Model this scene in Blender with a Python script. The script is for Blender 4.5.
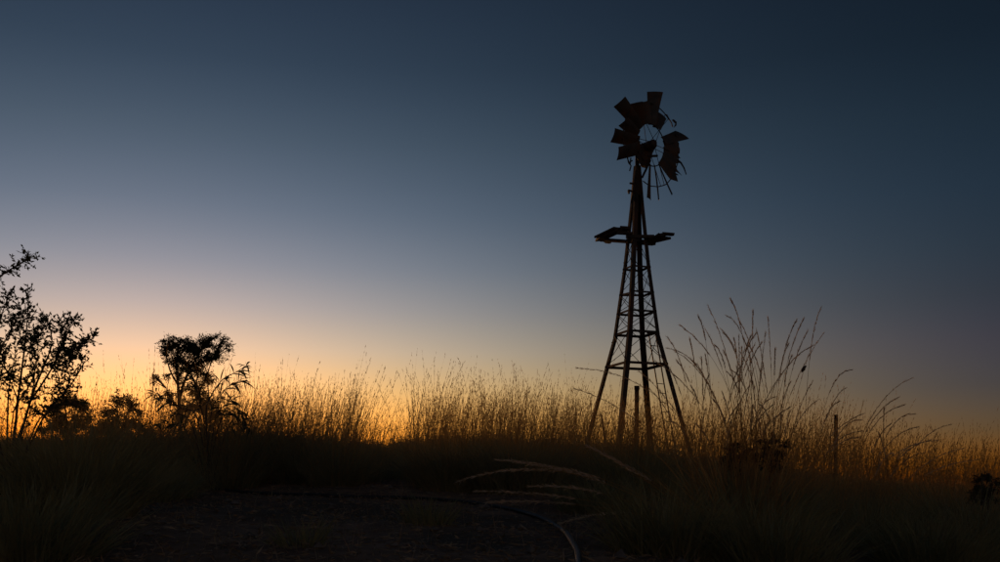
import bpy, math, random
import numpy as np
from mathutils import Vector as V

scene = bpy.context.scene
for o in list(bpy.data.objects):
    bpy.data.objects.remove(o)
COL = scene.collection

# ------------------------------------------------------------------ camera
EYE = 0.6          # camera height above the ground it stands on
FPX = 1000.0       # focal length in pixels of a 1000 pixel wide picture (36 mm)
HZ = 495.0         # picture row of the true horizon
cam = bpy.data.cameras.new('camera')
cam_o = bpy.data.objects.new('camera', cam)
COL.objects.link(cam_o)
cam.lens = 36
cam.sensor_width = 36
cam.shift_y = (HZ - 281) / 1000
cam.clip_start = 0.05
cam.clip_end = 9000
cam_o.location = (0, 0, EYE)
cam_o.rotation_euler = (math.pi / 2, 0, 0)
scene.camera = cam_o

# ------------------------------------------------------------------ sky
SUN_AZ = math.radians(-20)
SUN_EL = math.radians(-1)
world = bpy.data.worlds.new('World')
scene.world = world
world.use_nodes = True
nt = world.node_tree
nt.nodes.clear()
N = lambda t: nt.nodes.new(t)
L = lambda a, b: nt.links.new(a, b)
out = N('ShaderNodeOutputWorld')
bg = N('ShaderNodeBackground')
bg.inputs['Strength'].default_value = 0.15
sky = N('ShaderNodeTexSky')
sky.sky_type = 'NISHITA'
sky.sun_disc = False
sky.sun_elevation = SUN_EL
sky.sun_rotation = SUN_AZ
tc = N('ShaderNodeTexCoord')
sep = N('ShaderNodeSeparateXYZ')
L(tc.outputs['Generated'], sep.inputs[0])
# the twilight air: how much of the scattered light is left at each height,
# towards the place where the sun went down and away from it
near = [(0, (.82, .52, .12)), (.06, (.83, .58, .25)), (.10, (.78, .65, .46)), (.14, (.67, .635, .65)), (.18, (.52, .535, .645)), (.22, (.39, .44, .575)),
        (.27, (.28, .345, .465)), (.33, (.205, .27, .355)), (.39, (.14, .20, .28)), (.45, (.118, .17, .25)), (1, (.118, .17, .25))]
far = [(0, (.24, .16, .22)), (.06, (.065, .08, .20)), (.10, (.022, .04, .145)), (.14, (.025, .03, .10)), (.18, (.02, .032, .075)), (.22, (.022, .042, .08)),
       (.27, (.024, .048, .085)), (.33, (.024, .046, .074)), (.39, (.020, .036, .056)), (.45, (.020, .034, .052)), (1, (.045, .065, .085))]
def make_ramp(stops):
    r = N('ShaderNodeValToRGB'); el = r.color_ramp.elements
    for i, (p, c) in enumerate(stops):
        e = el[i] if i < 2 else el.new(p)
        e.position = p
        e.color = (c[0] / .75, c[1] / .75, c[2] / .75, 1)
    L(sep.outputs['Z'], r.inputs['Fac'])
    return r
r_near, r_far = make_ramp(near), make_ramp(far)
dot = N('ShaderNodeVectorMath'); dot.operation = 'DOT_PRODUCT'
dot.inputs[1].default_value = (math.sin(SUN_AZ), math.cos(SUN_AZ), 0)
L(tc.outputs['Generated'], dot.inputs[0])
def math_node(op, a, b=None, c=None):
    m = N('ShaderNodeMath'); m.operation = op
    for i, v in enumerate((a, b, c)):
        if v is None: continue
        if isinstance(v, (int, float)): m.inputs[i].default_value = v
        else: L(v, m.inputs[i])
    return m.outputs[0]
glow = math_node('EXPONENT', math_node('MULTIPLY', math_node('SUBTRACT', dot.outputs['Value'], 1), 8.0))
back = math_node('SMOOTH_MAX', math_node('MULTIPLY', dot.outputs['Value'], -1), 0, .3)     # pale counterglow opposite the sunset
weight = math_node('MULTIPLY_ADD', back, 1.0, glow)
mixr = N('ShaderNodeMix'); mixr.data_type = 'RGBA'
L(weight, mixr.inputs[0]); L(r_far.outputs[0], mixr.inputs[6]); L(r_near.outputs[0], mixr.inputs[7])
mul = N('ShaderNodeMix'); mul.data_type = 'RGBA'; mul.blend_type = 'MULTIPLY'; mul.inputs[0].default_value = 1
L(sky.outputs[0], mul.inputs[6]); L(mixr.outputs[2], mul.inputs[7])
L(mul.outputs[2], bg.inputs['Color'])
L(bg.outputs[0], out.inputs['Surface'])

# the afterglow just above the horizon, where the sun went down
sun = bpy.data.lights.new('afterglow_sun', 'SUN')
sun.energy = .24
sun.angle = math.radians(14)
sun.color = (1, .48, .16)
sun_o = bpy.data.objects.new('afterglow_sun', sun)
COL.objects.link(sun_o)
sun_o.rotation_euler = V((-math.sin(SUN_AZ), -math.cos(SUN_AZ), -math.tan(math.radians(4)))).to_track_quat('-Z', 'Y').to_euler()

scene.render.engine = 'CYCLES'
vs = scene.view_settings
vs.view_transform = 'Standard'
vs.look = 'None'
vs.exposure = 2.32
vs.gamma = 1.0
vs.use_curve_mapping = False

# ------------------------------------------------------------------ helpers
def P(px, py, Y):
    return V(((px - 500) / FPX * Y, Y, EYE + (HZ - py) / FPX * Y))

def softplus(x, s=.8):
    return s * np.log1p(np.exp(np.clip(x / s, -40, 40)))

def gz(X, Y):
    X = np.asarray(X, float); Y = np.asarray(Y, float)
    Yc = 31 - softplus(31 - Y, 2.0)                 # climbs to a crest behind the windmill
    z = .068 * Yc - .055 * softplus(Y - 34, 2.0)
    z = z - .11 * (softplus(X - .8) - softplus(X - 40))
    z = z + .05 * softplus(-X - 30)
    z = np.where(Y < 0, .068 * Y * .3, z)
    z = np.maximum(z, -3 + 0 * z)
    near = np.exp(-((Y - 8) / 14) ** 2)
    z = z + near * (.03 * np.sin(1.3 * X + .7 * Y) * np.sin(.9 * Y - .5 * X + 1) + .018 * np.sin(3.1 * X + 1.7 * Y + 2) * np.sin(2.7 * Y - X))
    return z

def ground_px(px, py, y0=3.0, y1=40.0):
    """where the line of sight through a picture point meets the ground"""
    Ys = np.linspace(y0, y1, 1500)
    d = gz((px - 500) / FPX * Ys, Ys) - (EYE + (HZ - py) / FPX * Ys)
    i = np.argmax(d > 0)
    Y = Ys[i]
    X = (px - 500) / FPX * Y
    return V((X, Y, float(gz(X, Y))))

def mesh_from_arrays(name, verts, faces, mats=None, midx=None, smooth=False):
    """faces: int array (n,3) or (n,4)"""
    verts = np.asarray(verts, np.float32).reshape(-1, 3)
    faces = np.asarray(faces, np.int32)
    me = bpy.data.meshes.new(name)
    n, k = faces.shape
    me.vertices.add(len(verts)); me.vertices.foreach_set('co', verts.ravel())
    me.loops.add(n * k); me.loops.foreach_set('vertex_index', faces.ravel())
    me.polygons.add(n)
    me.polygons.foreach_set('loop_start', np.arange(0, n * k, k, dtype=np.int32))
    me.polygons.foreach_set('loop_total', np.full(n, k, np.int32))
    if midx is not None:
        me.polygons.foreach_set('material_index', np.asarray(midx, np.int32))
    me.polygons.foreach_set('use_smooth', np.full(n, smooth, bool))
    for m in (mats or []):
        me.materials.append(m)
    me.update(calc_edges=True)
    me.validate()
    return me

def link(name, me, parent=None):
    o = bpy.data.objects.new(name, me)
    COL.objects.link(o)
    if parent:
        o.parent = parent
    return o

def tag(o, label=None, cat=None, group=None, kind=None):
    for k, v in (('label', label), ('category', cat), ('group', group), ('kind', kind)):
        if v: o[k] = v
    return o

def thing(name, loc, label, cat, group=None):
    o = bpy.data.objects.new(name, None)
    o.empty_display_size = .2
    COL.objects.link(o)
    o.location = loc
    return tag(o, label, cat, group)

class MB:
    def __init__(s): s.v = []; s.f = []
    def add(s, vs, fs):
        b = len(s.v)
        s.v += [tuple(v) for v in vs]
        s.f += [tuple(b + i for i in f) for f in fs]
    def tube(s, pts, rad, n=6, cap=True):
        pts = [V(p) for p in pts]
        if not hasattr(rad, '__len__'): rad = [rad] * len(pts)
        rings = []
        ref = None
        for i, p in enumerate(pts):
            t = (pts[min(i + 1, len(pts) - 1)] - pts[max(i - 1, 0)])
            t = t.normalized() if t.length > 1e-9 else V((0, 0, 1))
            if ref is None:
                ref = V((0, 0, 1)) if abs(t.z) < .9 else V((1, 0, 0))
            a = t.cross(ref)
            if a.length < 1e-6: a = t.cross(V((0, 1, 0)))
            a.normalize(); b = t.cross(a).normalized()
            ref = -b if (-b).dot(ref) > 0 else b
            rings.append([p + (a * math.cos(2 * math.pi * k / n) + b * math.sin(2 * math.pi * k / n)) * rad[i] for k in range(n)])
        vs = [q for r in rings for q in r]
        fs = []
        for i in range(len(pts) - 1):
            for k in range(n):
                fs.append((i * n + k, i * n + (k + 1) % n, (i + 1) * n + (k + 1) % n, (i + 1) * n + k))
        if cap:
            fs.append(tuple(range(n - 1, -1, -1)))
            fs.append(tuple((len(pts) - 1) * n + k for k in range(n)))
        s.add(vs, fs)
    def beam(s, p, q, w, h, up=(0, 0, 1)):
        """bar from p to q, w wide (sideways) and h thick (along up)"""
        p = V(p); q = V(q); t = (q - p).normalized(); up = V(up)
        a = t.cross(up)
        if a.length < 1e-4: a = t.cross(V((1, 0, 0)))
        a.normalize(); b = a.cross(t).normalized()
        a *= w / 2; b *= h / 2
        vs = [c + x * a + y * b for c in (p, q) for x, y in ((-1, -1), (1, -1), (1, 1), (-1, 1))]
        s.add(vs, [(3, 2, 1, 0), (4, 5, 6, 7), (0, 1, 5, 4), (1, 2, 6, 5), (2, 3, 7, 6), (3, 0, 4, 7)])
    def angle(s, pts, w, th, d1, d2):
        """L-shaped angle iron along pts, its two flanges towards d1 and d2"""
        d1 = V(d1).normalized(); d2 = V(d2).normalized()
        prof = [(0, 0), (w, 0), (w, th), (th, th), (th, w), (0, w)]
        vs = [V(p) + d1 * a + d2 * b for p in pts for a, b in prof]
        fs = []
        for i in range(len(pts) - 1):
            for k in range(6):
                fs.append((i * 6 + k, i * 6 + (k + 1) % 6, i * 6 + 6 + (k + 1) % 6, i * 6 + 6 + k))
        n = (len(pts) - 1) * 6
        fs += [(5, 4, 3, 0), (3, 2, 1, 0), (n, n + 3, n + 4, n + 5), (n, n + 1, n + 2, n + 3)]
        s.add(vs, fs)
    def sheet(s, poly, normal, th):
        """flat polygon with thickness"""
        n = V(normal).normalized() * th / 2
        poly = [V(p) for p in poly]; k = len(poly)
        vs = [p + n for p in poly] + [p - n for p in poly]
        fs = [tuple(range(k)), tuple(range(2 * k - 1, k - 1, -1))]
        for i in range(k):
            j = (i + 1) % k
            fs.append((i, k + i, k + j, j))
        s.add(vs, fs)
    def build(s, name, mat, parent=None, origin=(0, 0, 0), smooth=False):
        me = bpy.data.meshes.new(name)
        ox, oy, oz = origin
        me.from_pydata([(x - ox, y - oy, z - oz) for x, y, z in s.v], [], s.f)
        me.materials.append(mat)
        if smooth:
            me.polygons.foreach_set('use_smooth', [True] * len(me.polygons))
        me.update()
        o = link(name, me, parent)
        if parent is None: o.location = origin
        return o

# ------------------------------------------------------------------ materials
def mat_base(name):
    m = bpy.data.materials.new(name); m.use_nodes = True
    t = m.node_tree
    return m, t, t.nodes['Principled BSDF'], t.nodes['Material Output']

def mat_noise(name, c1, c2, scale, rough=.8, metal=0, bump=0, detail=6, c3=None, scale3=1.0):
    m, t, b, o = mat_base(name)
    co = t.nodes.new('ShaderNodeTexCoord')
    n = t.nodes.new('ShaderNodeTexNoise'); n.inputs['Scale'].default_value = scale; n.inputs['Detail'].default_value = detail
    t.links.new(co.outputs['Object'], n.inputs['Vector'])
    r = t.nodes.new('ShaderNodeValToRGB')
    r.color_ramp.elements[0].position = .35; r.color_ramp.elements[1].position = .68
    r.color_ramp.elements[0].color = (*c1, 1); r.color_ramp.elements[1].color = (*c2, 1)
    t.links.new(n.outputs['Fac'], r.inputs[0])
    col = r.outputs[0]
    if c3:
        n3 = t.nodes.new('ShaderNodeTexNoise'); n3.inputs['Scale'].default_value = scale3; n3.inputs['Detail'].default_value = 4
        t.links.new(co.outputs['Object'], n3.inputs['Vector'])
        r3 = t.nodes.new('ShaderNodeValToRGB'); r3.color_ramp.elements[0].position = .45; r3.color_ramp.elements[1].position = .62
        t.links.new(n3.outputs['Fac'], r3.inputs[0])
        mx = t.nodes.new('ShaderNodeMix'); mx.data_type = 'RGBA'
        t.links.new(r3.outputs[0], mx.inputs[0]); t.links.new(col, mx.inputs[6]); mx.inputs[7].default_value = (*c3, 1)
        col = mx.outputs[2]
    t.links.new(col, b.inputs['Base Color'])
    b.inputs['Roughness'].default_value = rough
    b.inputs['Metallic'].default_value = metal
    if bump:
        bp = t.nodes.new('ShaderNodeBump'); bp.inputs['Strength'].default_value = bump; bp.inputs['Distance'].default_value = .02
        t.links.new(n.outputs['Fac'], bp.inputs['Height']); t.links.new(bp.outputs[0], b.inputs['Normal'])
    return m

def mat_leaf(name, c1, c2, trans, scale=3.0):
    """thin plant tissue: part of the light goes through"""
    m, t, b, o = mat_base(name)
    co = t.nodes.new('ShaderNodeTexCoord')
    n = t.nodes.new('ShaderNodeTexNoise'); n.inputs['Scale'].default_value = scale; n.inputs['Detail'].default_value = 3
    t.links.new(co.outputs['Object'], n.inputs['Vector'])
    r = t.nodes.new('ShaderNodeValToRGB')
    r.color_ramp.elements[0].position = .3; r.color_ramp.elements[1].position = .7
    r.color_ramp.elements[0].color = (*c1, 1); r.color_ramp.elements[1].color = (*c2, 1)
    t.links.new(n.outputs['Fac'], r.inputs[0])
    b.inputs['Roughness'].default_value = .65
    t.links.new(r.outputs[0], b.inputs['Base Color'])
    tr = t.nodes.new('ShaderNodeBsdfTranslucent'); t.links.new(r.outputs[0], tr.inputs[0])
    ms = t.nodes.new('ShaderNodeMixShader'); ms.inputs[0].default_value = trans
    t.links.new(b.outputs[0], ms.inputs[1]); t.links.new(tr.outputs[0], ms.inputs[2])
    t.links.new(ms.outputs[0], o.inputs['Surface'])
    return m

M = {}
M['earth'] = mat_noise('red_earth', (.11, .06, .034), (.26, .145, .082), 5, .95, 0, .6, 10, (.085, .055, .03), .9)
M['far_earth'] = M['earth']
M['stone'] = mat_noise('stone', (.10, .085, .07), (.20, .17, .14), 9, .85)
M['litter'] = mat_leaf('dry_litter', (.14, .10, .055), (.40, .29, .18), .15, 6)
M['straw'] = mat_leaf('dry_straw', (.36, .22, .075), (.52, .345, .14), .58, 2)
M['spinifex'] = mat_leaf('spinifex_leaf', (.18, .17, .085), (.33, .29, .15), .3, 2)
M['green_blade'] = mat_leaf('green_blade', (.17, .175, .08), (.34, .31, .15), .3, 3)
M['plume'] = mat_leaf('pale_plume', (.50, .40, .28), (.70, .58, .43), .4, 8)
M['leaf'] = mat_leaf('grey_green_leaf', (.035, .045, .02), (.075, .085, .04), .25, 4)
M['leaf_dark'] = mat_leaf('dark_leaf', (.03, .035, .018), (.06, .065, .03), .22, 2)
M['bark'] = mat_noise('bark', (.05, .037, .028), (.11, .085, .065), 20, .9, 0, .4)
M['iron'] = mat_noise('weathered_iron', (.02, .017, .016), (.042, .032, .027), 6, .7, .2, .15, 8, (.075, .034, .017), 2.2)
M['sail'] = mat_noise('galvanised_sheet', (.035, .033, .031), (.07, .06, .052), 4, .6, .3, .1, 8, (.085, .045, .026), 3.0)
M['wood'] = mat_noise('grey_timber', (.035, .028, .023), (.08, .062, .05), 7, .9, 0, .4)
M['poly'] = mat_noise('black_polythene', (.012, .013, .015), (.024, .026, .03), 12, .55)
M['poly'].node_tree.nodes['Principled BSDF'].inputs['Specular IOR Level'].default_value = .4

# ------------------------------------------------------------------ ground
def build_ground():
    xs = np.unique(np.concatenate([np.arange(-8, 8.01, .09), np.arange(-40, 40.1, 1.0), np.array([-60, -90, -140, -250, -500, -1000, -2500, -5000.]), np.array([60, 90, 140, 250, 500, 1000, 2500, 5000.])]))
    ys = np.unique(np.concatenate([np.array([-5000, -1000, -200, -50, -15, -6, -2, 0, 1, 2, 3.]), np.arange(3.2, 13, .09), np.arange(13, 60, .8), np.array([70, 90, 120, 180, 300, 600, 1200, 2500, 6000.])]))
    X, Y = np.meshgrid(xs, ys)
    Z = gz(X, Y)
    rng = np.random.default_rng(3)
    fine = (np.abs(X) < 7.8) & (Y > 3.3) & (Y < 12.9)
    Z = Z + fine * rng.normal(0, .006, Z.shape)
    vtx = np.stack([X, Y, Z], -1).reshape(-1, 3)
    nx, ny = len(xs), len(ys)
    i = np.arange(ny - 1)[:, None] * nx + np.arange(nx - 1)[None, :]
    f = np.stack([i, i + 1, i + nx + 1, i + nx], -1).reshape(-1, 4)
    o = link('ground', mesh_from_arrays('ground', vtx, f, [M['earth']], smooth=True))
    tag(o, kind='structure')
build_ground()

# ------------------------------------------------------------------ grass makers (numpy)
def blade_arrays(rng, root, azim, tilt, length, width, droop, nseg=3, face=None):
    """curved tapering ribbons; returns verts, quads. All args arrays of length n"""
    n = len(root)
    t = np.linspace(0, 1, nseg + 1)
    hd = np.stack([np.cos(azim), np.sin(azim), np.zeros(n)], -1)
    # direction turns from the start tilt outward by droop
    pts = np.zeros((n, nseg + 1, 3)); pts[:, 0] = root
    for k in range(nseg):
        a = tilt + droop * (k + .5) / nseg
        d = hd * np.sin(a)[:, None]; d[:, 2] = np.cos(a)
        pts[:, k + 1] = pts[:, k] + d * (length / nseg)[:, None]
    if face is None: face = rng.uniform(0, np.pi, n)
    wd = np.stack([np.cos(face), np.sin(face), np.zeros(n)], -1)
    wt = (1 - .92 * t ** 1.6)
    off = wd[:, None, :] * (width[:, None] * wt[None, :] * .5)[:, :, None]
    vv = np.stack([pts - off, pts + off], 2)          # n, seg+1, 2, 3
    base = np.arange(n)[:, None] * (nseg + 1) * 2 + np.arange(nseg)[None, :] * 2
    f = np.stack([base, base + 1, base + 3, base + 2], -1).reshape(-1, 4)
    return vv.reshape(-1, 3), f, pts

def merge(parts):
    vs, fs, b = [], [], 0
    for v, f in parts:
        vs.append(v); fs.append(f + b); b += len(v)
    return np.concatenate(vs), np.concatenate(fs)

def spikelets(rng, pts, t0, per, ln, wd, spread=.35):
    """small husks set along the upper part of each stalk (pts: n, k, 3)"""
    n, k, _ = pts.shape
    t = np.repeat(rng.uniform(t0, 1, (n, per)), 1) if False else rng.uniform(t0, 1, (n, per))
    x = t * (k - 1); i = np.clip(x.astype(int), 0, k - 2); fr = (x - i)[..., None]
    idx = np.arange(n)[:, None]
    p = pts[idx, i] * (1 - fr) + pts[idx, i + 1] * fr
    d = pts[idx, i + 1] - pts[idx, i]
    d = d / np.linalg.norm(d, axis=-1, keepdims=True)
    d = d + rng.normal(0, spread, d.shape); d /= np.linalg.norm(d, axis=-1, keepdims=True)
    p = p.reshape(-1, 3); d = d.reshape(-1, 3); m = len(p)
    l = ln * rng.uniform(.6, 1.3, m)[:, None]; w = wd * rng.uniform(.6, 1.2, m)[:, None]
    s = np.cross(d, rng.normal(0, 1, (m, 3))); s /= np.linalg.norm(s, axis=-1, keepdims=True) + 1e-9
    vv = np.stack([p, p + d * l * .45 + s * w * .5, p + d * l, p + d * l * .45 - s * w * .5], 1).reshape(-1, 3)
    f = np.arange(m * 4).reshape(m, 4)
    return vv, f

# ------------------------------------------------------------------ hummock grass on the slope
def grass_field():
    rng = np.random.default_rng(11)
    parts_leaf, parts_stalk, parts_seed = [], [], []
    hum = []
    # hummocks spaced out over the slope
    tries = 0
    while len(hum) < 640 and tries < 20000:
        tries += 1
        Y = 9.6 + 21 * rng.random() ** 1.5
        X = rng.uniform(-.58, .58) * Y
        px = 500 + 1000 * X / Y
        R = rng.uniform(.32, .62)
        if 355 < px < 415 and Y < 13: continue           # the bare way through
        if any((X - a) ** 2 + (Y - b) ** 2 < (.62 * (R + c)) ** 2 for a, b, c in hum): continue
        hum.append((X, Y, R))
    for X, Y, R in hum:
        px = 500 + 1000 * X / Y
        h = R * rng.uniform(.75, 1.15) * (1 if X < 2 else .85)
        if 100 < px < 345 and Y < 15: h *= 1.34
        if 345 < px < 420: h *= .72
        if px > 780: h *= .78
        nb = int(420 if Y < 14 else 230 if Y < 20 else 140)
        r = R * .55 * np.sqrt(rng.random(nb)); a = rng.uniform(0, 2 * np.pi, nb)
        rx, ry = X + r * np.cos(a), Y + r * np.sin(a)
        root = np.stack([rx, ry, gz(rx, ry) - .02], -1)
        tilt = np.abs(rng.normal(0, .18, nb)) + 1.0 * r / (R * .55) * rng.uniform(.3, 1, nb)
        az = a + rng.normal(0, .4, nb)
        ln = h * rng.uniform(.8, 1.35, nb)
        wd = (.005 + .00028 * Y) * rng.uniform(.8, 1.3, nb)
        v, f, _ = blade_arrays(rng, root, az, tilt, ln, wd, rng.uniform(.1, .5, nb), 2)
        parts_leaf.append((v, f))
        # flowering stalks out of the hummock
        px = 500 + 1000 * X / Y
        dens = 1.0
        if 362 < px < 398: dens = .35
        if px < 150: dens = .42 if px > 60 else .25
        if px > 900: dens = .8
        ns = int(dens * (66 if Y < 14 else 32 if Y < 20 else 8) * (R / .45))
        tall = rng.uniform(.74, 1.08)
        if 352 < px < 408: tall = .6
        if px > 860: tall *= .82
        if 580 < px < 690: tall *= .93
        r = R * .8 * np.sqrt(rng.random(ns)); a = rng.uniform(0, 2 * np.pi, ns)
        rx, ry = X + r * np.cos(a), Y + r * np.sin(a)
        root = np.stack([rx, ry, gz(rx, ry)], -1)
        ln = tall * rng.normal(1.11, .16, ns).clip(.6, 1.6)
        lean = rng.normal(.09 + rng.normal(.02, .07), .12, ns)                   # the wind leans them to the right
        az = np.where(lean > 0, 0, np.pi) + rng.normal(0, .9, ns)
        v, f, pts = blade_arrays(rng, root, az, np.abs(lean), ln, (.0026 + .00014 * Y) * rng.uniform(.7, 1.2, ns), np.where(rng.random(ns) < .1, rng.uniform(.5, 1.6, ns), rng.uniform(.02, .3, ns)), 5)
        parts_stalk.append((v, f))
        v, f = spikelets(rng, pts, .42, 26 if Y < 18 else 15, .034, .0036 + .00012 * Y, .11)
        parts_seed.append((v, f))
    v1, f1 = merge(parts_leaf); v2, f2 = merge(parts_stalk); v3, f3 = merge(parts_seed)
    o = link('hummock_grass', mesh_from_arrays('hummock_grass', v1, f1, [M['spinifex']]))
    tag(o, 'dark low hummock grass covering the slope', 'grass', kind='stuff')
    v, f = merge([(v2, f2), (v3, f3)])
    o = link('grass_stalks', mesh_from_arrays('grass_stalks', v, f, [M['straw']]))
    tag(o, 'golden dry flowering grass stalks standing along the ridge', 'grass', kind='stuff')
grass_field()

# ------------------------------------------------------------------ windmill
WY = 30.0
def build_windmill():
    base = P(635.6, 457, WY)
    base.z = float(gz(base.x, base.y)) - .05
    root = thing('windmill', base, 'old broken farm windmill with torn sails on a rusty lattice tower', 'windmill')
    iron, sail, wood = M['iron'], M['sail'], M['wood']
    def B(mb, name, mat, par=root, smooth=False): return mb.build(name, mat, par, base, smooth)
    def zy(py): return EYE + (HZ - py) / FPX * WY
    cx = lambda py: P(635.6 + (457 - py) * 1.6 / 290, py, WY).x
    # half diagonal of the tower (metres) at picture rows
    rows = [470, 457, 333, 267, 240, 205, 168]
    rad = [1.86, 1.76, .70, .42, .335, .215, .11]
    def rr(py): return float(np.interp(-py, [-r for r in rows], rad))
    th = math.radians(25)
    dirs = [V((-math.cos(th), math.sin(th), 0)), V((-math.sin(th), -math.cos(th), 0)), V((math.cos(th), -math.sin(th), 0)), V((math.sin(th), math.cos(th), 0))]
    def corner(k, py):
        return V((cx(py), WY, zy(py))) + dirs[k % 4] * rr(py)
    for k in range(4):
        d1 = (dirs[(k + 1) % 4] - dirs[k]); d2 = (dirs[(k + 3) % 4] - dirs[k])
        mb = MB(); mb.angle([corner(k, y) for y in (468, 400, 333)], .138, .02, d1, d2)
        leg = B(mb, 'leg', iron)
        mb = MB(); mb.angle([corner(k, y) + dirs[k] * .004 for y in (336, 267, 205, 166)], .12, .016, d1, d2)
        B(mb, 'upper_leg', iron)
        for y in (341, 329, 272, 262):
            mb = MB(); c = corner(k, y); mb.tube([c + d1.normalized() * .05 - d2.normalized() * .01, c + d1.normalized() * .05 - d2.normalized() * .035], .014, 6); B(mb, 'bolt', iron)
    # girts
    lv = [(364.5, .075), (332.5, .07), (312, .06), (293, .055), (267.5, .055)]
    for py, h in lv:
        for k in range(4):
            a, b = corner(k, py), corner(k + 1, py)
            if py == 293 and k == 0:
                b = a.lerp(b, .75) - V((0, 0, .04))       # one hangs loose
            if py == 293 and k == 3:
                a = a + V((0, 0, .05))
            t = (b - a).normalized()
            mb = MB(); mb.angle([a - t * .02, b + t * .02], h, .01, (0, 0, -1), V((0, 0, 1)).cross(t))
            B(mb, 'girt', iron)
    # cross rods
    segs = [(364.5, 333), (332, 312.5), (311.5, 293.5), (292.5, 268), (267, 242)]
    for i, (ya, yb) in enumerate(segs):
        for k in range(4):
            for s in (0, 1):
                if (i, k, s) in ((4, 1, 0), (3, 0, 1), (4, 2, 1)): continue    # lost
                a, b = corner(k + s, ya), corner(k + 1 - s, yb)
                mid = (a + b) / 2 - V((0, 0, .015)) + dirs[k] * (.012 if s else 0)
                mb = MB(); mb.tube([a, mid, b], .010, 5, False); B(mb, 'brace_rod', iron)
    # ladder leaning on the far right face
    lad = MB(); top = [P(648.5, 333, 30.55), P(655.5, 334, 30.2)]; bot = [P(670, 462, 31.0), P(677.5, 463, 30.5)]
    mb = MB(); mb.beam(top[0] - V((.04, 0, 0)), top[1] + V((.04, 0, 0)), .05, .04); ladder = B(mb, 'ladder', iron)
    for i in range(2):
        mb = MB(); mb.beam(bot[i] + V((0, -.002, 0)), top[i] + V((0, -.002, .02)), .048, .034, (1, 0, 0)); B(mb, 'ladder_rail', iron, ladder)
    for i in range(13):
        t = .03 + i / 13 * .95
        if i in (9, 11): continue
        a = bot[0].lerp(top[0], t); b = bot[1].lerp(top[1], t)
        mb = MB(); mb.tube([a, b], .012, 5); B(mb, 'rung', iron, ladder)
    # pump rod down the middle
    mb = MB(); mb.tube([V((cx(232), WY, zy(232))), V((cx(160), WY, zy(160)))], .022, 6); B(mb, 'pump_rod', iron)
    # mast, head plates
    mb = MB(); mb.tube([V((cx(212), WY, zy(212))), V((cx(150), WY, zy(150)))], [.075, .06], 10); B(mb, 'mast', iron, smooth=True)
    for k in range(4):
        a, b, c, d = corner(k, 203), corner(k + 1, 203), corner(k + 1, 171), corner(k, 171)
        up = V((0, 0, 1)); mb = MB()
        poly = [a.lerp(b, .08), a.lerp(b, .45) + up * .22, a.lerp(b, .92), c.lerp(d, .05), c.lerp(d, .95)]
        nn = (b - a).cross(up); mb.sheet([p + nn.normalized() * .008 for p in poly], nn, .01)
        B(mb, 'gusset_plate', iron)
    # small brackets on the left of the mast
    for (x0, y0, x1, y1) in ((634, 184, 629.8, 183.2), (634, 192, 628.2, 190.2), (628.4, 190.4, 629, 193.6)):
        mb = MB(); mb.beam(P(x0, y0, 29.95), P(x1, y1, 29.9), .05, .045); B(mb, 'bracket', iron)

    # platform: broken planks on two bearers
    pl = MB(); pl.beam(P(626, 236.5, 29.7), P(654, 236.5, 29.75), .08, .09)
    plat = B(pl, 'platform', wood)
    planks = [((599.5, 239.6, 30.5), (627.5, 241.6, 30.2), .20, .06),
              ((600.0, 238.0, 30.2), (619.8, 228.6, 29.3), .34, .06),
              ((602.8, 237.6, 30.0), (621.0, 230.0, 29.2), .20, .06),
              ((618.5, 228.4, 29.3), (629.5, 229.2, 29.35), .26, .07),
              ((598.5, 240.8, 30.6), (603.5, 236.0, 29.9), .16, .07),
              ((604.0, 240.9, 30.9), (610.8, 241.6, 30.8), .2, .10),
              ((616.0, 232.8, 29.3), (632.0, 233.6, 29.4), .14, .06),
              ((626.0, 240.6, 30.4), (652.5, 243.2, 30.4), .26, .08),
              ((640.0, 242.6, 30.7), (654.0, 243.6, 30.7), .22, .07),
              ((650.0, 243.0, 30.2), (662.8, 234.2, 29.6), .22, .06),
              ((648.0, 241.0, 30.0), (663.0, 235.0, 29.5), .20, .06),
              ((655.0, 241.2, 30.4), (669.2, 237.8, 29.9), .15, .06),
              ((661.0, 233.6, 29.6), (673.2, 234.6, 29.7), .16, .05),
              ((640.0, 236.8, 29.8), (658.5, 237.4, 29.9), .12, .06),
              ((654.5, 238.2, 30.0), (664.5, 237.6, 29.9), .3, .05)]
    rng = random.Random(5)
    for a, b, w, h in planks:
        mb = MB(); p, q = P(*a), P(*b); w *= 1.25
        # ragged broken end
        t = (q - p).normalized(); side = t.cross(V((0, 0, 1))).normalized(); up = side.cross(t)
        L0 = (q - p).length
        e = [p - side * w / 2, q - side * w / 2 - t * rng.uniform(0, .12), q - side * w * .1 + t * rng.uniform(0, .06), q + side * w * .15 - t * rng.uniform(0, .1), q + side * w / 2, p + side * w / 2, p + t * rng.uniform(.02, .1)]
        mb.sheet(e, up, h); B(mb, 'plank', wood, plat)

    # ---- wheel
    psi = math.radians(40)
    n = V((math.sin(psi), -math.cos(psi), 0)); u = V((math.cos(psi), math.sin(psi), 0)); z = V((0, 0, 1))
    HY = 29.65
    C = P(651, 145, HY)
    def W(phi, r, s=0.0, pitch=38):
        f = math.radians(phi); p = math.radians(pitch)
        radial = u * math.sin(f) + z * math.cos(f); tan = u * math.cos(f) - z * math.sin(f)
        return C + radial * r + (tan * math.cos(p) + n * math.sin(p)) * s
    mb = MB(); mb.tube([C - n * .16, C - n * .12, C + n * .12, C + n * .16], [.09, .13, .13, .07], 14)
    hub = B(mb, 'wheel', iron, smooth=True)
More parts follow.
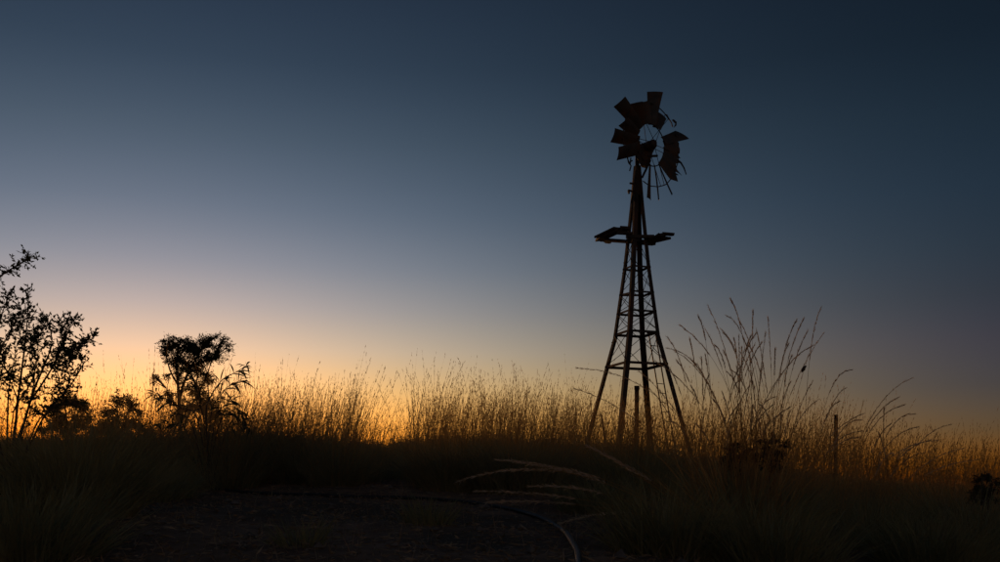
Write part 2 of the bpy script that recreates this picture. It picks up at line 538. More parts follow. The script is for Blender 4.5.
    def arc(r, a0, a1, rad, off=0, wob=0):
        mb = MB(); k = max(3, int(abs(a1 - a0) / 6)); rg = random.Random(int(r * 100))
        pts = [W(a0 + (a1 - a0) * i / k, r + rg.uniform(-wob, wob)) + n * (off + rg.uniform(-wob, wob)) for i in range(k + 1)]
        mb.tube(pts, rad, 6); return mb
    B(arc(.62, -150, 195, .017), 'rim', iron, hub)
    B(arc(1.22, -128, 40, .016, .02), 'rim', iron, hub)
    B(arc(1.22, 62, 198, .016, .02, .012), 'rim', iron, hub)
    # the rim's torn end curls outward on the right
    mb = MB(); mb.tube([P(666.5, 114.5, 30.2), P(669, 119, 30.25), P(671.5, 123, 30.3), P(672.6, 127, 30.3)], .018, 5); B(mb, 'rim', iron, hub)
    mb = MB(); hk = [P(669.5, 119.6, 30.25), P(673.5, 120.4, 30.3), P(676.6, 122.2, 30.35), P(676.4, 125.6, 30.35), P(673.6, 128.2, 30.3), P(671.8, 127.2, 30.3)]
    mb.sheet([hk[0].lerp(hk[1], .6), hk[1] + V((0, 0, .03)), hk[2], hk[3], hk[4], hk[3].lerp(hk[1], .35)], (.3, -1, 0), .02)
    B(mb, 'bent_strap', iron, hub)
    for i in range(6):
        for sgn in (-1, 1):
            ph = -25 + 60 * i
            if -180 < ((ph + 180) % 360 - 180) < -118: continue
            mb = MB(); mb.tube([C + n * .13 * sgn + (W(ph + 12 * sgn, .1) - C), W(ph - 4 * sgn, 1.22)], .009, 5); B(mb, 'spoke', iron, hub)
    mb = MB(); mb.tube([P(648, 156.3, 29.5), P(657.5, 156, 29.6)], .035, 6); B(mb, 'arm', iron, hub)
    # sails: phi, root radius, tip radius, root width, tip width, (cut shape)
    full = [(0, -1), (1, -1), (1, 1), (0, 1)]
    def blade(phi, r0, r1, w0, w1, pitch=38, shape=None):
        # curved sheet, built as strips across the chord; the outline may be torn at the tip
        m = 6; k = 7
        rg = random.Random(int(phi * 7 + 1000)); bend = rg.uniform(-.07, .07); twist = rg.uniform(-.05, .05)
        tear = shape or (lambda s: 1.0)
        grid = []
        for i in range(m + 1):
            s = -1 + 2 * i / m
            end = r0 + (r1 - r0) * tear(s)
            row = []
            for j in range(k + 1):
                r = r0 + (end - r0) * j / k
                w = (w0 + (w1 - w0) * (r - r0) / (r1 - r0)) / 2
                camber = n * (.10 * (1 - s * s) * w * 2 + bend * (j / k) ** 2 + twist * s * (j / k) ** 2)
                row.append(W(phi, r, s * w, pitch) + camber)
            grid.append(row)
        mb = MB(); th = .006
        for side in (1, -1):
            vs = [p + n * th * .5 * side for row in grid for p in row]
            fs = []
            for i in range(m):
                for j in range(k):
                    q = (i * (k + 1) + j, (i + 1) * (k + 1) + j, (i + 1) * (k + 1) + j + 1, i * (k + 1) + j + 1)
                    fs.append(q if side > 0 else q[::-1])
            mb.add(vs, fs)
        B(mb, 'blade', sail, hub, smooth=True)
    def rag(seed, lo, hi):
        rg = random.Random(seed); vals = [rg.uniform(lo, hi) for _ in range(7)]
        return lambda s: float(np.interp(s, np.linspace(-1, 1, 7), vals))
    lin = lambda a, b: (lambda s: a + (b - a) * (s + 1) / 2)
    blade(5, .60, 1.60, .24, .42)
    blade(-15, .60, 1.60, .26, .46, shape=lin(.60, .66))
    blade(-34, .60, 1.60, .26, .46, shape=lin(.72, .62))
    blade(-53, .60, 1.62, .26, .43)
    blade(-73, .60, 1.60, .26, .44, 30, lin(.80, .62))
    blade(-93, .56, 1.63, .32, .41, 32)
    blade(-112, .56, 1.61, .40, .37, 26)
    blade(25, .60, 1.60, .26, .46, shape=lin(.60, .42))
    blade(66, .60, 1.66, .28, .40, 24, lin(.84, 1.06))
    blade(85, .56, 1.60, .40, .62, 6, rag(3, .50, .66))
    blade(105, .52, 1.60, .44, .66, 2, rag(8, .50, .70))
    blade(124, .52, 1.60, .44, .62, 4, lambda s: float(np.interp(s, [-1, -.6, -.2, .3, 1], [.95, .66, .62, .86, .58])))
    blade(145, .58, 1.58, .14, .26, 27)
    blade(165, .58, 1.60, .14, .28, 27)
    blade(184, .58, 1.64, .16, .32, 24)
    # torn strips hanging on the right
    for a in ([(674.5, 141), (675.6, 147), (674.6, 152), (676, 156)], [(673, 143), (673.8, 150), (673.2, 156)], [(676, 150), (679.6, 153.6)], [(675, 158), (681, 163), (684, 168), (686.3, 174.6)], [(672, 172), (678.2, 175.2)]):
        mb = MB(); pts = [P(x, y, 30.3) for x, y in a]
        mb.tube(pts, [.035 - .02 * i / (len(pts) - 1) for i in range(len(pts))], 4); B(mb, 'torn_strip', sail, hub)
    # broken stays left under the sails
    for a in ([(627.5, 158), (628.6, 163), (631, 166), (629.6, 171)], [(628.8, 163), (632.5, 160.5)], [(630.8, 158), (630, 165)]):
        mb = MB(); mb.tube([P(x, y, 29.2) for x, y in a], .02, 5); B(mb, 'broken_stay', iron, hub)
    # gearbox head between mast and wheel
    mb = MB()
    head = [(638.5, 146.5), (645, 144.2), (656.5, 141.4), (655.5, 144.6), (652, 152), (649.8, 160), (645.5, 167), (641, 166), (637, 159)]
    mb.sheet([P(x, y, 29.92) for x, y in head], (-.3, -1, 0), .26)
    B(mb, 'gearbox', iron)
    mb = MB(); mb.tube([V((cx(150), WY, C.z)), C + n * .1], .05, 8); B(mb, 'axle', iron)
    mb = MB(); mb.beam(P(642, 178, 29.9), P(650.5, 160, 29.8), .05, .05); B(mb, 'stay', iron)
build_windmill()

# ------------------------------------------------------------------ posts
def posts():
    b = P(636.6, 462, 30.1); b.z = float(gz(b.x, b.y)) - .05
    t = thing('bore_pipe', b, 'thick dark upright pipe standing between the windmill legs', 'pipe')
    top = P(636.8, 386.5, 30.1)
    mb = MB(); mb.tube([b, top], .068, 12); mb.build('pipe', M['iron'], t, b, True)
    mb = MB(); mb.tube([top - V((0, 0, .09)), top + V((0, 0, .02))], .08, 12); mb.build('flange', M['iron'], t, b, True)
    b = P(835.5, 480, 15.5); b.z = float(gz(b.x, b.y)) - .05
    t = thing('fence_picket', b, 'thin steel picket standing alone in the grass right of the windmill', 'post')
    top = P(836.2, 414.5, 15.5)
    mb = MB()
    ax = (top - b).normalized()
    for a in (0, 120, 240):
        d = V((math.cos(math.radians(a + 20)), math.sin(math.radians(a + 20)), 0))
        mb.beam(b + d * .016, top + d * .016, .006, .034, d)
    mb.build('shaft', M['iron'], t, b)
    for i in range(4):
        c = b.lerp(top, .35 + .18 * i); mb = MB(); mb.tube([c - V((.028, 0, 0)), c + V((.03, 0, .004))], .007, 5); mb.build('wire_tie', M['iron'], t, b)
    b = P(606.5, 458, 24); b.z = float(gz(b.x, b.y)) - .05
    mb = MB(); mb.tube([b, P(605, 440, 24), P(602.5, 422, 24), P(601, 413.5, 24)], [.035, .03, .026, .018], 6)
    o = mb.build('dead_stick', M['wood'], None, b, True)
    tag(o, 'thin leaning dead stick left of the upright pipe in the grass', 'stick')
posts()

# ------------------------------------------------------------------ pipe on the ground
def hose():
    px = [(60, 484), (105, 485), (170, 489), (250, 494), (330, 497), (400, 499), (450, 502), (495, 508), (530, 516), (556, 528), (570, 541), (576.5, 553), (579, 567), (578, 590)]
    pts = [ground_px(x, y) for x, y in px]
    # smooth
    P3 = []
    for i in range(len(pts) - 1):
        p0, p1, p2, p3 = pts[max(i - 1, 0)], pts[i], pts[i + 1], pts[min(i + 2, len(pts) - 1)]
        for k in range(8):
            t = k / 8
            P3.append(.5 * ((2 * p1) + (p2 - p0) * t + (2 * p0 - 5 * p1 + 4 * p2 - p3) * t * t + (3 * p1 - p0 - 3 * p2 + p3) * t ** 3))
    P3.append(pts[-1])
    for p in P3: p.z = float(gz(p.x, p.y)) + .012
    mb = MB(); mb.tube(P3, .0165, 10)
    o = mb.build('water_pipe', M['poly'], None, pts[0], True)
    tag(o, 'long black plastic water pipe curving across the bare ground', 'pipe')
hose()

# ------------------------------------------------------------------ tussocks in the foreground
def bez(a, b, c, n=9):
    return [a * (1 - t) ** 2 + b * (2 * t * (1 - t)) + c * t * t for t in [i / (n - 1) for i in range(n)]]

def tussock(name, base, radius, nb, length, label, seed, tiltmax=.9, mat='green_blade', width=.008, droop=(.2, .9), bias=0.0):
    rng = np.random.default_rng(seed)
    t = thing(name, base, label, 'grass', 'grass tussocks in the foreground')
    r = radius * np.sqrt(rng.random(nb)); a = rng.uniform(0, 2 * np.pi, nb)
    rx, ry = base.x + r * np.cos(a), base.y + r * np.sin(a)
    root = np.stack([rx, ry, gz(rx, ry) - .02], -1)
    tilt = np.abs(rng.normal(0, .12, nb)) + tiltmax * (r / radius) * rng.uniform(.15, 1, nb)
    ln = length * rng.uniform(.55, 1.15, nb)
    v, f, _ = blade_arrays(rng, root, a + rng.normal(0, .5, nb), tilt, ln, width * rng.uniform(.6, 1.3, nb), rng.uniform(*droop, nb), 5)
    v = v - np.array(base)
    o = link('leaf_blades', mesh_from_arrays('leaf_blades', v, f, [M[mat]]), t)
    o['kind'] = 'stuff'
    return t

def seed_stalk(par, base, a, b, c, head=.38, rng=None, rad=.0019, fluff=230, flen=.027, fw=.0018, spread=.15):
    """one stalk with its feathery head as a sub-part"""
    pts = bez(a, b, c, 12)
    mb = MB(); mb.tube(pts, [rad * (1 - .75 * i / 11) for i in range(12)], 4, False)
    st = mb.build('seed_stalk', M['straw'], par, base)
    arr = np.array([[tuple(p) for p in pts]])
    v, f = spikelets(rng, arr, 1 - head, fluff, flen, fw, spread)
    h = link('seed_head', mesh_from_arrays('seed_head', v - np.array(base), f, [M['plume']]), st)
    return st

def tussocks():
    rng = np.random.default_rng(21)
    rd = random.Random(4)
    # the big one right of the windmill
    b1 = ground_px(742, 541); 
    t1 = tussock('grass_tussock', b1, .34, 1200, .52, 'tall grass tussock with long flowering stalks right of the windmill tower', 31, .95)
    tips = [(668, 338), (681, 326), (690, 340), (699, 318), (708, 306), (706, 330), (722, 330), (731, 300), (727, 316), (744, 340), (753, 312), (757, 332), (768, 318), (775, 350), (796, 321), (788, 345), (803, 320), (821, 308), (823, 334), (812, 346),
            (664, 360), (676, 352), (715, 345), (740, 322), (694, 362), (763, 365), (783, 372)]
    tips += [(rd.gauss(735, 42), rd.uniform(330, 425)) for _ in range(55)]
    for x, y in tips:
        Yt = b1.y + rd.uniform(-.35, .35)
        tip = P(x, y, Yt)
        rt = b1 + V((rd.uniform(-.22, .22) + (tip.x - b1.x) * .25, rd.uniform(-.2, .2), 0)); rt.z = float(gz(rt.x, rt.y))
        ct = V((rt.x + (tip.x - rt.x) * rd.uniform(.1, .45), rt.y + (tip.y - rt.y) * .4, rt.z + (tip.z - rt.z) * rd.uniform(.7, .95)))
        seed_stalk(t1, b1, rt, ct, tip, rd.uniform(.25, .42), rng)
    for bb, par in ((b1, t1),):
        nb = 170; r = .3 * np.sqrt(rng.random(nb)); a = rng.uniform(0, 2 * np.pi, nb)
        rx, ry = bb.x + r * np.cos(a), bb.y + r * np.sin(a)
        v, f, _ = blade_arrays(rng, np.stack([rx, ry, gz(rx, ry)], -1), a, rng.uniform(.05, .8, nb), rng.uniform(.7, 1.1, nb), np.full(nb, .006), rng.uniform(.2, 1.1, nb), 6)
        o = link('long_blades', mesh_from_arrays('long_blades', v - np.array(bb), f, [M['straw']]), par); o['kind'] = 'stuff'
    # dark clump caught on one stalk
    mb = MB(); c = P(803.5, 369, b1.y)
    mb.tube([c + V((-.012, 0, -.022)), c + V((-.006, 0, -.008)), c, c + V((.004, 0, .010)), c + V((.014, 0, .018)), c + V((.02, 0, .02))], [.002, .009, .012, .010, .006, .001], 7)
    mb.build('dark_clump', M['bark'], t1, b1)
    seed_stalk(t1, b1, V((b1.x + .1, b1.y, b1.z)), P(783, 440, b1.y), P(812, 343, b1.y), .2, rng, fluff=30)
    # arching stalks that fall to the left
    arcs = [((700, 545), (640, 470), (497, 459.5)), ((705, 545), (630, 478), (520, 462)), ((690, 540), (620, 482), (531, 486)), ((700, 548), (580, 440), (458, 481)), ((700, 548), (600, 490), (475, 491)),
            ((705, 550), (590, 495), (488, 502)), ((720, 545), (650, 495), (560, 523)), ((722, 545), (640, 470), (588, 446)), ((730, 545), (660, 480), (600, 452)), ((745, 545), (690, 370), (577, 368)),
            ((740, 545), (665, 415), (574, 388)), ((720, 552), (640, 515), (525, 566)), ((730, 552), (650, 515), (605, 566)), ((735, 552), (670, 520), (622, 548)), ((735, 548), (690, 410), (640, 372))]
    for i, (a, b, c) in enumerate(arcs):
        Y0 = b1.y + rd.uniform(-.25, .2)
        A = P(*a, Y0); A.z = float(gz(A.x, A.y))
        seed_stalk(t1, b1, A, P(*b, Y0 - .1), P(*c, Y0 - rd.uniform(.1, .3)), .42 if i < 9 else .36, rng, rad=.003 if i < 9 else .0024, fluff=330 if i < 9 else 150, flen=.034 if i < 9 else .026, fw=.0034 if i < 9 else .0026, spread=.24)
    # a second one further right
    b2 = ground_px(868, 548)
    t2 = tussock('grass_tussock', b2, .32, 1000, .42, 'grass tussock with arching stalks at the lower right corner side', 33, 1.0)
    t2['label'] = 'rightmost big grass tussock with low arching stalks below the thin picket'
    tips = [(850, 370), (846, 388), (838, 402), (912, 378), (897, 398), (904, 405), (917, 427), (884, 410), (964, 448), (975, 460), (930, 440), (860, 420)] + [(rd.gauss(880, 35), rd.uniform(410, 460)) for _ in range(12)]
    for x, y in tips:
        Yt = b2.y + rd.uniform(-.3, .3); tip = P(x, y, Yt)
        rt = b2 + V((rd.uniform(-.2, .2), rd.uniform(-.2, .2), 0)); rt.z = float(gz(rt.x, rt.y))
        if x < 870: rt = b2 + V((-.42 + rd.uniform(-.08, .08), rd.uniform(-.15, .15), 0))
        elif x in (912, 897, 904): rt = b2 + V((-.22 + rd.uniform(-.05, .05), 0, 0))
        rt.z = float(gz(rt.x, rt.y))
        ct = V((rt.x + (tip.x - rt.x) * .32, rt.y, rt.z + (tip.z - rt.z) * rd.uniform(.85, 1.05)))
        seed_stalk(t2, b2, rt, ct, tip, rd.uniform(.35, .5), rng, fluff=260)
    # others
    b3 = ground_px(70, 520); tussock('grass_tussock', b3, .38, 1500, .78, 'broad dark grass tussock at the left edge below the leafy shrub', 35, .9)
    b4 = ground_px(520, 494); tussock('grass_tussock', b4, .42, 1500, .62, 'upright grass tussock behind the bend of the black pipe', 36, .55, 'spinifex')
    b5 = ground_px(452, 492); tussock('grass_tussock', b5, .3, 900, .55, 'smaller grass tussock beside the gap in the grass', 37, .6, 'spinifex')
    b6 = ground_px(428, 524); tussock('grass_tussock', b6, .14, 200, .24, 'tiny green grass tuft on the bare ground before the pipe', 38, .9)
    b7 = ground_px(640, 500); tussock('grass_tussock', b7, .42, 1200, .62, 'dense grass tussock in front of the windmill legs', 39, .8)
    b8 = ground_px(232, 483); tussock('grass_tussock', b8, .5, 1600, .58, 'wide grass hummock below the narrow leaved sapling', 40, .7, 'spinifex')
    b9 = ground_px(300, 480); tussock('grass_tussock', b9, .4, 1200, .55, 'grass hummock just left of the gap in the grass', 41, .7, 'spinifex')
    b10 = ground_px(300, 545); tussock('grass_tussock', b10, .12, 140, .2, 'low sparse tuft on the litter at the bottom left', 42, 1.0)
    b11 = ground_px(975, 556); tussock('grass_tussock', b11, .36, 900, .6, 'grass tussock cut by the lower right corner of the frame', 43, 1.0)
    more = [(668, 553, .26, 800, .42, 'grass tuft filling the bottom edge right of the black pipe'), (772, 566, .3, 900, .40, 'grass tuft low at the bottom edge before the tallest tussock'),
            (930, 566, .3, 900, .40, 'dark grass tuft at the bottom edge under the rightmost big tussock'), (836, 520, .36, 1000, .32, 'grass tussock between the tallest tussock and the thin picket'),
            (950, 522, .36, 900, .26, 'dark grass tussock near the low shrub at the right edge'), (600, 512, .3, 800, .36, 'low grass tuft under the drooping pale seed heads'),
            (20, 556, .34, 1000, .46, 'grass tussock in the bottom left corner'), (150, 500, .34, 900, .42, 'grass tussock beside the left end of the black pipe'), (385, 478, .22, 400, .28, 'small grass tuft in the gap in the grass')]
    for i, (x, y, r, nb, ln, lab) in enumerate(more):
        tussock('grass_tussock', ground_px(x, y), r, nb, ln, lab, 60 + i, .95)
tussocks()

# ------------------------------------------------------------------ shrubs and trees
def leaves_arrays(rng, pos, dirn, ln, wd):
    n = len(pos)
    d = dirn / (np.linalg.norm(dirn, axis=1, keepdims=True) + 1e-9)
    s = np.cross(d, rng.normal(0, 1, (n, 3))); s /= np.linalg.norm(s, axis=1, keepdims=True) + 1e-9
    up = np.cross(s, d)
    l = ln[:, None]; w = wd[:, None]
    p0 = pos; p1 = pos + d * l * .4 + s * w * .5 + up * w * .12; p2 = pos + d * l * 1.0 - up * w * .15; p3 = pos + d * l * .4 - s * w * .5 + up * w * .12
    v = np.stack([p0, p1, p2, p3], 1).reshape(-1, 3)
    return v, np.arange(n * 4).reshape(n, 4)

def catmull(pts, n=6):
    r = []
    for i in range(len(pts) - 1):
        p0, p1, p2, p3 = pts[max(i - 1, 0)], pts[i], pts[i + 1], pts[min(i + 2, len(pts) - 1)]
        for k in range(n):
            t = k / n
            r.append(.5 * ((2 * p1) + (p2 - p0) * t + (2 * p0 - 5 * p1 + 4 * p2 - p3) * t * t + (3 * p1 - p0 - 3 * p2 + p3) * t ** 3))
    r.append(pts[-1]); return r

def left_shrub():
    rng = np.random.default_rng(51); rd = random.Random(51)
    Y0 = 9.0
    base = ground_px(12, 478); base = V((base.x, Y0, float(gz(base.x, Y0)))) if False else V(((8 - 500) / FPX * Y0, Y0, 0))
    base.z = float(gz(base.x, base.y)) - .03
    t = thing('leafy_shrub', base, 'open leafy shrub with thin crooked branches at the left edge', 'shrub')
    br = [([(5, 450), (-12, 380), (-14, 310), (-4, 282), (8, 271), (22, 263), (31, 256)], .016, .78),
          ([(3, 450), (-8, 360), (-2, 328), (4, 308), (9, 294)], .013, .6),
          ([(10, 460), (18, 400), (24, 352), (27, 322), (29, 293)], .014, .55),
          ([(12, 460), (30, 402), (44, 366), (52, 342), (47, 320)], .014, .45),
          ([(30, 402), (52, 368), (63, 345), (70, 327), (74, 320)], .010, .35),
          ([(44, 366), (66, 356), (82, 346), (94, 338)], .008, .3),
          ([(14, 455), (42, 420), (62, 395), (78, 374), (82, 358)], .011, .5),
          ([(8, 455), (8, 402), (12, 372), (17, 343)], .010, .4),
          ([(2, 455), (-5, 402), (1, 376), (6, 348)], .010, .4),
          ([(12, 455), (36, 425), (52, 410), (60, 388), (56, 366)], .009, .45),
          ([(0, 455), (-18, 410), (-25, 370), (-22, 330)], .012, .4),
          ([(18, 402), (32, 380), (38, 352), (36, 334)], .008, .3),
          ([(6, 450), (22, 425), (44, 412), (66, 404), (80, 404)], .007, .5),
          ([(0, 440), (14, 410), (34, 398), (52, 392)], .007, .5),
          ([(24, 352), (36, 340), (42, 330), (45, 318)], .006, .2), ([(18, 400), (10, 380), (3, 360), (-2, 340)], .007, .3), ([(30, 402), (34, 378), (30, 356), (34, 340)], .007, .3),
          ([(44, 366), (58, 352), (62, 334), (59, 322)], .006, .2), ([(52, 368), (70, 362), (78, 352), (86, 342)], .006, .2), ([(12, 455), (25, 430), (30, 405), (22, 385)], .007, .4),
          ([(62, 395), (70, 380), (66, 364), (72, 352)], .006, .2), ([(-8, 360), (6, 340), (12, 326), (10, 316)], .006, .3), ([(24, 352), (20, 335), (24, 318), (20, 306)], .005, .3)]
    lp, ld = [], []
    for poly, r, lt in br:
        pts = [P(x, y, Y0 + rd.uniform(-.28, .28) * (i > 0)) for i, (x, y) in enumerate(poly)]
        pts[0] = V((base.x + rd.uniform(-.05, .05), base.y + rd.uniform(-.05, .05), base.z)) if poly[0][1] > 435 else pts[0]
        c = catmull(pts, 6); m = len(c)
        mb = MB(); mb.tube(c, [r * (1 - .85 * i / (m - 1)) for i in range(m)], 5)
        bo = mb.build('branch', M['bark'], t, base, True)
        # twigs
        tw = MB()
        for i in range(int(m * lt * .72), m):
            for k in range(rd.choice((2, 3, 3, 4))):
                d = (c[min(i + 1, m - 1)] - c[max(i - 1, 0)]).normalized()
                q = (d * rd.uniform(.2, .9) + V((rd.gauss(0, .7), rd.gauss(0, .6), rd.gauss(.2, .55)))).normalized()
                ln = rd.uniform(.04, .13)
                a = c[i]; b2 = a + q * ln * .5 + V((0, 0, .01)); e = a + q * ln
                tw.tube([a, b2, e], [.0028, .002, .001], 3, False)
                for j in range(rd.randint(4, 8)):
                    f = rd.uniform(.25, 1.0)
                    lp.append(a + (e - a) * f); ld.append(q * .8 + V((rd.gauss(0, .5), rd.gauss(0, .5), rd.gauss(.15, .45))))
        tw.build('twigs', M['bark'], bo, base)['kind'] = 'stuff'
    lp = np.array([tuple(p) for p in lp]); ld = np.array([tuple(p) for p in ld]); n = len(lp)
    v, f = leaves_arrays(rng, lp, ld, rng.uniform(.022, .044, n), rng.uniform(.012, .021, n))
    o = link('foliage', mesh_from_arrays('foliage', v - np.array(base), f, [M['leaf']]), t); o['kind'] = 'stuff'
left_shrub()

def clump_tree(name, label, cat, base, trunks, clumps, leaf_n, leaf_len, leaf_w, seed, mat='leaf_dark', droop=0.0, group=None, hollow=.35):
    """trunks: list of (pts, radius); clumps: (centre, rx, ry, rz)"""
    rng = np.random.default_rng(seed); rd = random.Random(seed)
    t = thing(name, base, label, cat, group)
    ends = []
    for k, (pts, r) in enumerate(trunks):
        c = catmull(pts, 5); m = len(c)
        mb = MB(); mb.tube(c, [r * (1 - .7 * i / (m - 1)) for i in range(m)], 6)
        mb.build('trunk' if k == 0 else 'limb', M['bark'], t, base, True)
        ends += c[m // 3:]
    P_, D_ = [], []
    tw = MB()
    tot = sum(c[1] * c[3] for c in clumps)
    for (c, rx, ry, rz) in clumps:
        n = int(leaf_n * rx * rz / tot)
        s0 = min(ends, key=lambda e: (e - c).length)
        # sub-clumps on the shell and inside: uneven outline with gaps
        k = max(7, n // 26)
        for i in range(k):
            d = rng.normal(0, 1, 3); d /= np.linalg.norm(d)
            rr = (hollow + (1 - hollow) * rng.random()) * rng.uniform(.7, 1.12)
            q = np.array(c) + d * rr * np.array([rx, ry, rz])
            tw.tube([s0, (s0 + V(q)) / 2 + V((0, 0, rz * .08)), V(q)], [leaf_w * .9, leaf_w * .6, leaf_w * .25], 3, False)
            nn = max(6, int(n / k * rng.uniform(.5, 1.5))); sg = min(rx, rz) * rng.uniform(.08, .30)
            pp = q + rng.normal(0, sg, (nn, 3)); dd = rng.normal(0, .8, (nn, 3)) + d * .5; dd[:, 2] -= droop
            P_.append(pp); D_.append(dd)
    tw.build('twigs', M['bark'], t, base)['kind'] = 'stuff'
    P_ = np.concatenate(P_); D_ = np.concatenate(D_); n = len(P_)
    v, f = leaves_arrays(rng, P_, D_, leaf_len * rng.uniform(.6, 1.3, n), leaf_w * rng.uniform(.7, 1.3, n))
    o = link('crown', mesh_from_arrays('crown', v - np.array(base), f, [M[mat]]), t); o['kind'] = 'stuff'
    return t

def gbase(px, Y):
    X = (px - 500) / FPX * Y
    return V((X, Y, float(gz(X, Y)) - .03))

def woody():
    # small tree with a parted crown
    Y = 24.0; s = Y / FPX
    b = gbase(181, Y)
    cl = lambda x, y, rx, rz, dy=0: (P(x, y, Y + dy), rx * s, max(rx, rz) * s * .9, rz * s)
    clump_tree('small_tree', 'small dark tree with a parted bushy crown left of the tall grass', 'tree', b,
        [([b, P(179.5, 410, Y), P(178, 385, Y), P(176, 362, Y)], .06), ([P(179, 400, Y), P(185, 380, Y + .1), P(194, 362, Y), P(203, 348, Y)], .04),
         ([P(185, 425, Y), P(192, 405, Y - .2), P(203, 385, Y), P(212, 360, Y)], .035), ([P(178, 385, Y), P(170, 370, Y), P(165, 350, Y)], .03),
         ([P(181, 415, Y), P(172, 398, Y), P(166, 388, Y)], .02)],
        [cl(205, 359, 9, 9), cl(178, 353, 9, 8), cl(191, 346, 7, 8), cl(167, 347, 9, 12), cl(176, 342, 10, 9, .2), cl(186, 347, 9, 11, .2), cl(194, 352, 9, 12, -.1), cl(203, 344, 9, 10), cl(213, 341, 10, 8, .2), cl(223, 344, 8, 10), cl(216, 357, 9, 9),
         cl(172, 361, 8, 8), cl(184, 364, 11, 9), cl(198, 368, 13, 11), cl(181, 378, 8, 8), cl(194, 388, 13, 10, -.2), cl(207, 378, 9, 9), cl(158, 379, 6, 5), cl(171, 397, 8, 9), cl(166, 376, 4, 4), cl(206, 402, 12, 10), cl(190, 408, 12, 10), cl(178, 415, 12, 8), cl(214, 416, 12, 9)],
        13500, .085, .02, 61, 'leaf_dark', .35)
    # two round bushes
    for i, (x, yc, rx, ry, lab) in enumerate([(69, 412, 20, 22, 'dense round dark bush behind the leafy shrub at left'), (121, 414, 19, 20, 'round dark bush between the leafy shrub and the small tree')]):
        Y = 20.0 + i; s = Y / FPX; b = gbase(x, Y)
        cs = [(P(x + dx, yc + dy, Y), a * s, a * s, c * s) for dx, dy, a, c in ((-14, -4, 10, 11), (-3, -12, 11, 11), (9, -9, 10, 11), (17, -2, 7, 12), (-8, 8, 12, 13), (9, 9, 12, 13), (-2, 18, 20, 11), (-18, 12, 8, 12), (20, 12, 6, 12), (-26, 18, 8, 7), (27, 18, 8, 7))]
        clump_tree('round_bush', lab, 'bush', b, [([b, P(x - 3, yc + 5, Y), P(x - 4, yc - 10, Y)], .03), ([b + V((.02, 0, 0)), P(x + 5, yc + 5, Y), P(x + 9, yc - 8, Y)], .025)], cs, 6500, .06, .02, 70 + i, 'leaf_dark', 0, 'dark round bushes', .1)
    # little shrubs in the grass at right
    for i, (x, yc, Y, sc, lab) in enumerate([(771, 450, 9.6, 1.15, 'bigger of two low dark shrubs in the grass right of the windmill'), (735, 455, 10.2, .9, 'smaller low dark shrub next to the right windmill leg'), (985, 486, 9.0, 1.0, 'low dark shrub at the right edge in the falling grass')]):
        s = Y / FPX * sc; b = gbase(x, Y)
        cs = [(P(x + dx * sc, yc + dy * sc, Y), a * s, a * s, c * s) for dx, dy, a, c in ((-6, -5, 7, 6), (2, -9, 7, 6), (15, -3, 5, 5), (-2, 5, 10, 9), (8, 4, 8, 8), (-12, 6, 7, 6), (0, 14, 12, 8))]
        clump_tree('low_shrub', lab, 'shrub', b, [([b, P(x - 2, yc + 5, Y), P(x - 3, yc - 6, Y)], .012), ([b, P(x + 5, yc + 4, Y), P(x + 9, yc - 4, Y)], .01)], cs, 1500, .034, .011, 80 + i, 'leaf_dark', 0, 'low shrubs in the grass', .3)
woody()

def sapling():
    """long narrow hanging leaves on arching stems"""
    rng = np.random.default_rng(91); rd = random.Random(91)
    Y0 = 9.6
    base = gbase(208, Y0)
    t = thing('narrow_leaved_sapling', base, 'sapling with long narrow hanging leaves in front of the small tree', 'sapling')
    stems = [([(208, 450), (206, 420), (209, 400), (222, 380), (236, 372), (247, 365)], .010, .35),
             ([(208, 450), (211, 415), (220, 396), (230, 385), (244, 380)], .008, .35),
             ([(207, 450), (198, 420), (182, 408), (165, 398), (152, 394)], .008, .4),
             ([(207, 450), (192, 425), (172, 412), (160, 402), (156, 392)], .007, .4),
             ([(209, 450), (218, 428), (230, 412), (240, 410), (243, 420)], .007, .35),
             ([(208, 450), (204, 424), (200, 405), (196, 385), (190, 372)], .008, .4),
             ([(209, 450), (214, 425), (222, 408), (232, 400)], .007, .4),
             ([(206, 450), (186, 430), (172, 424), (150, 424)], .006, .4),
             ([(210, 450), (226, 432), (240, 425), (250, 428)], .006, .4)]
    A, D, Ls = [], [], []
    for k, (poly, r, lt) in enumerate(stems):
        pts = [P(x, y, Y0 + (rd.uniform(-.25, .25) if i else 0)) for i, (x, y) in enumerate(poly)]
        pts[0] = V((base.x + rd.uniform(-.03, .03), base.y, base.z))
        c = catmull(pts, 7); m = len(c)
        mb = MB(); mb.tube(c, [r * (1 - .85 * i / (m - 1)) for i in range(m)], 5)
        st = mb.build('stem', M['bark'], t, base, True)
        for i in range(int(m * lt), m):
            for q in range(rd.choice((1, 2, 2))):
                d = (c[min(i + 1, m - 1)] - c[max(i - 1, 0)]).normalized()
                dr = d * .8 + V((rd.gauss(0, .35), rd.gauss(0, .5), rd.gauss(-.15, .4)))
                # a bent lance-shaped leaf
                ln = rd.uniform(.10, .17); w = rd.uniform(.013, .020)
                dr.normalize(); s = dr.cross(V((rd.gauss(0, 1), rd.gauss(0, 1), rd.gauss(0, 1)))).normalized()
                row = []
                p = c[i].copy()
                for j, wf in enumerate((.1, .8, 1, .65, .05)):
                    row += [p - s * w * wf / 2, p + s * w * wf / 2]
                    p = p + dr * ln / 4; dr = (dr + V((0, 0, -.22))).normalized()
                lm = MB(); lm.add(row, [(2 * j, 2 * j + 1, 2 * j + 3, 2 * j + 2) for j in range(4)])
                lm.build('leaf', M['leaf'], st, base)
sapling()

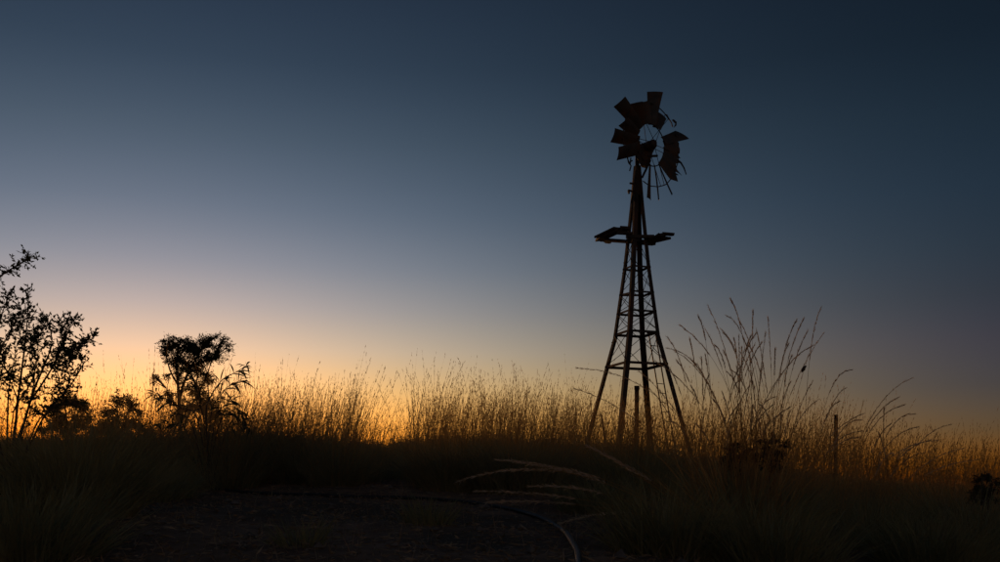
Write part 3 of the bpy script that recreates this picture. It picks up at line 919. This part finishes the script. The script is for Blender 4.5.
# ------------------------------------------------------------------ litter, stones, thin grass on the bare ground
def litter():
    rng = np.random.default_rng(101)
    n = 13000
    Y = 4.0 + 8.5 * rng.random(n) ** 1.2; X = rng.uniform(-.56, .3, n) * Y
    pos = np.stack([X, Y, gz(X, Y) + rng.uniform(.002, .02, n)], -1)
    d = rng.normal(0, 1, (n, 3)); d[:, 2] *= .25
    v, f = leaves_arrays(rng, pos, d, rng.uniform(.02, .08, n), rng.uniform(.004, .014, n))
    o = link('ground_litter', mesh_from_arrays('ground_litter', v, f, [M['litter']]))
    tag(o, 'dry leaf and twig litter on the bare red ground', 'litter', kind='stuff')
    n = 900
    Y = 4.0 + 7 * rng.random(n) ** 1.2; X = rng.uniform(-.55, .25, n) * Y
    base = np.array([(1, 0, 0), (0, 1, 0), (-1, 0, 0), (0, -1, 0), (0, 0, .7), (0, 0, -.7)], float)
    tri = np.array([(0, 1, 4), (1, 2, 4), (2, 3, 4), (3, 0, 4), (1, 0, 5), (2, 1, 5), (3, 2, 5), (0, 3, 5)])
    sz = rng.gamma(2.0, .006, n) + .005
    ang = rng.uniform(0, 6.28, n); ca, sa = np.cos(ang), np.sin(ang)
    j = base[None] * rng.uniform(.6, 1.3, (n, 6, 3))
    vx = j[..., 0] * ca[:, None] - j[..., 1] * sa[:, None]; vy = j[..., 0] * sa[:, None] + j[..., 1] * ca[:, None]
    vv = np.stack([vx, vy, j[..., 2]], -1) * sz[:, None, None] + np.stack([X, Y, gz(X, Y) + sz * .25], -1)[:, None, :]
    ff = (tri[None] + (np.arange(n) * 6)[:, None, None]).reshape(-1, 3)
    o = link('gravel', mesh_from_arrays('gravel', vv.reshape(-1, 3), ff, [M['stone']]))
    tag(o, 'small stones scattered on the bare ground', 'gravel', kind='stuff')
    # sparse thin grass
    n = 900
    Y = 4.2 + 6.5 * rng.random(n); X = rng.uniform(-.5, .2, n) * Y
    root = np.stack([X, Y, gz(X, Y) - .01], -1)
    v, f, _ = blade_arrays(rng, root, rng.uniform(0, 6.28, n), np.abs(rng.normal(.35, .3, n)), rng.uniform(.05, .2, n), np.full(n, .004), rng.uniform(.1, .8, n), 3)
    o = link('sparse_grass', mesh_from_arrays('sparse_grass', v, f, [M['litter']]))
    tag(o, 'sparse thin dry grass on the bare ground', 'grass', kind='stuff')
litter()
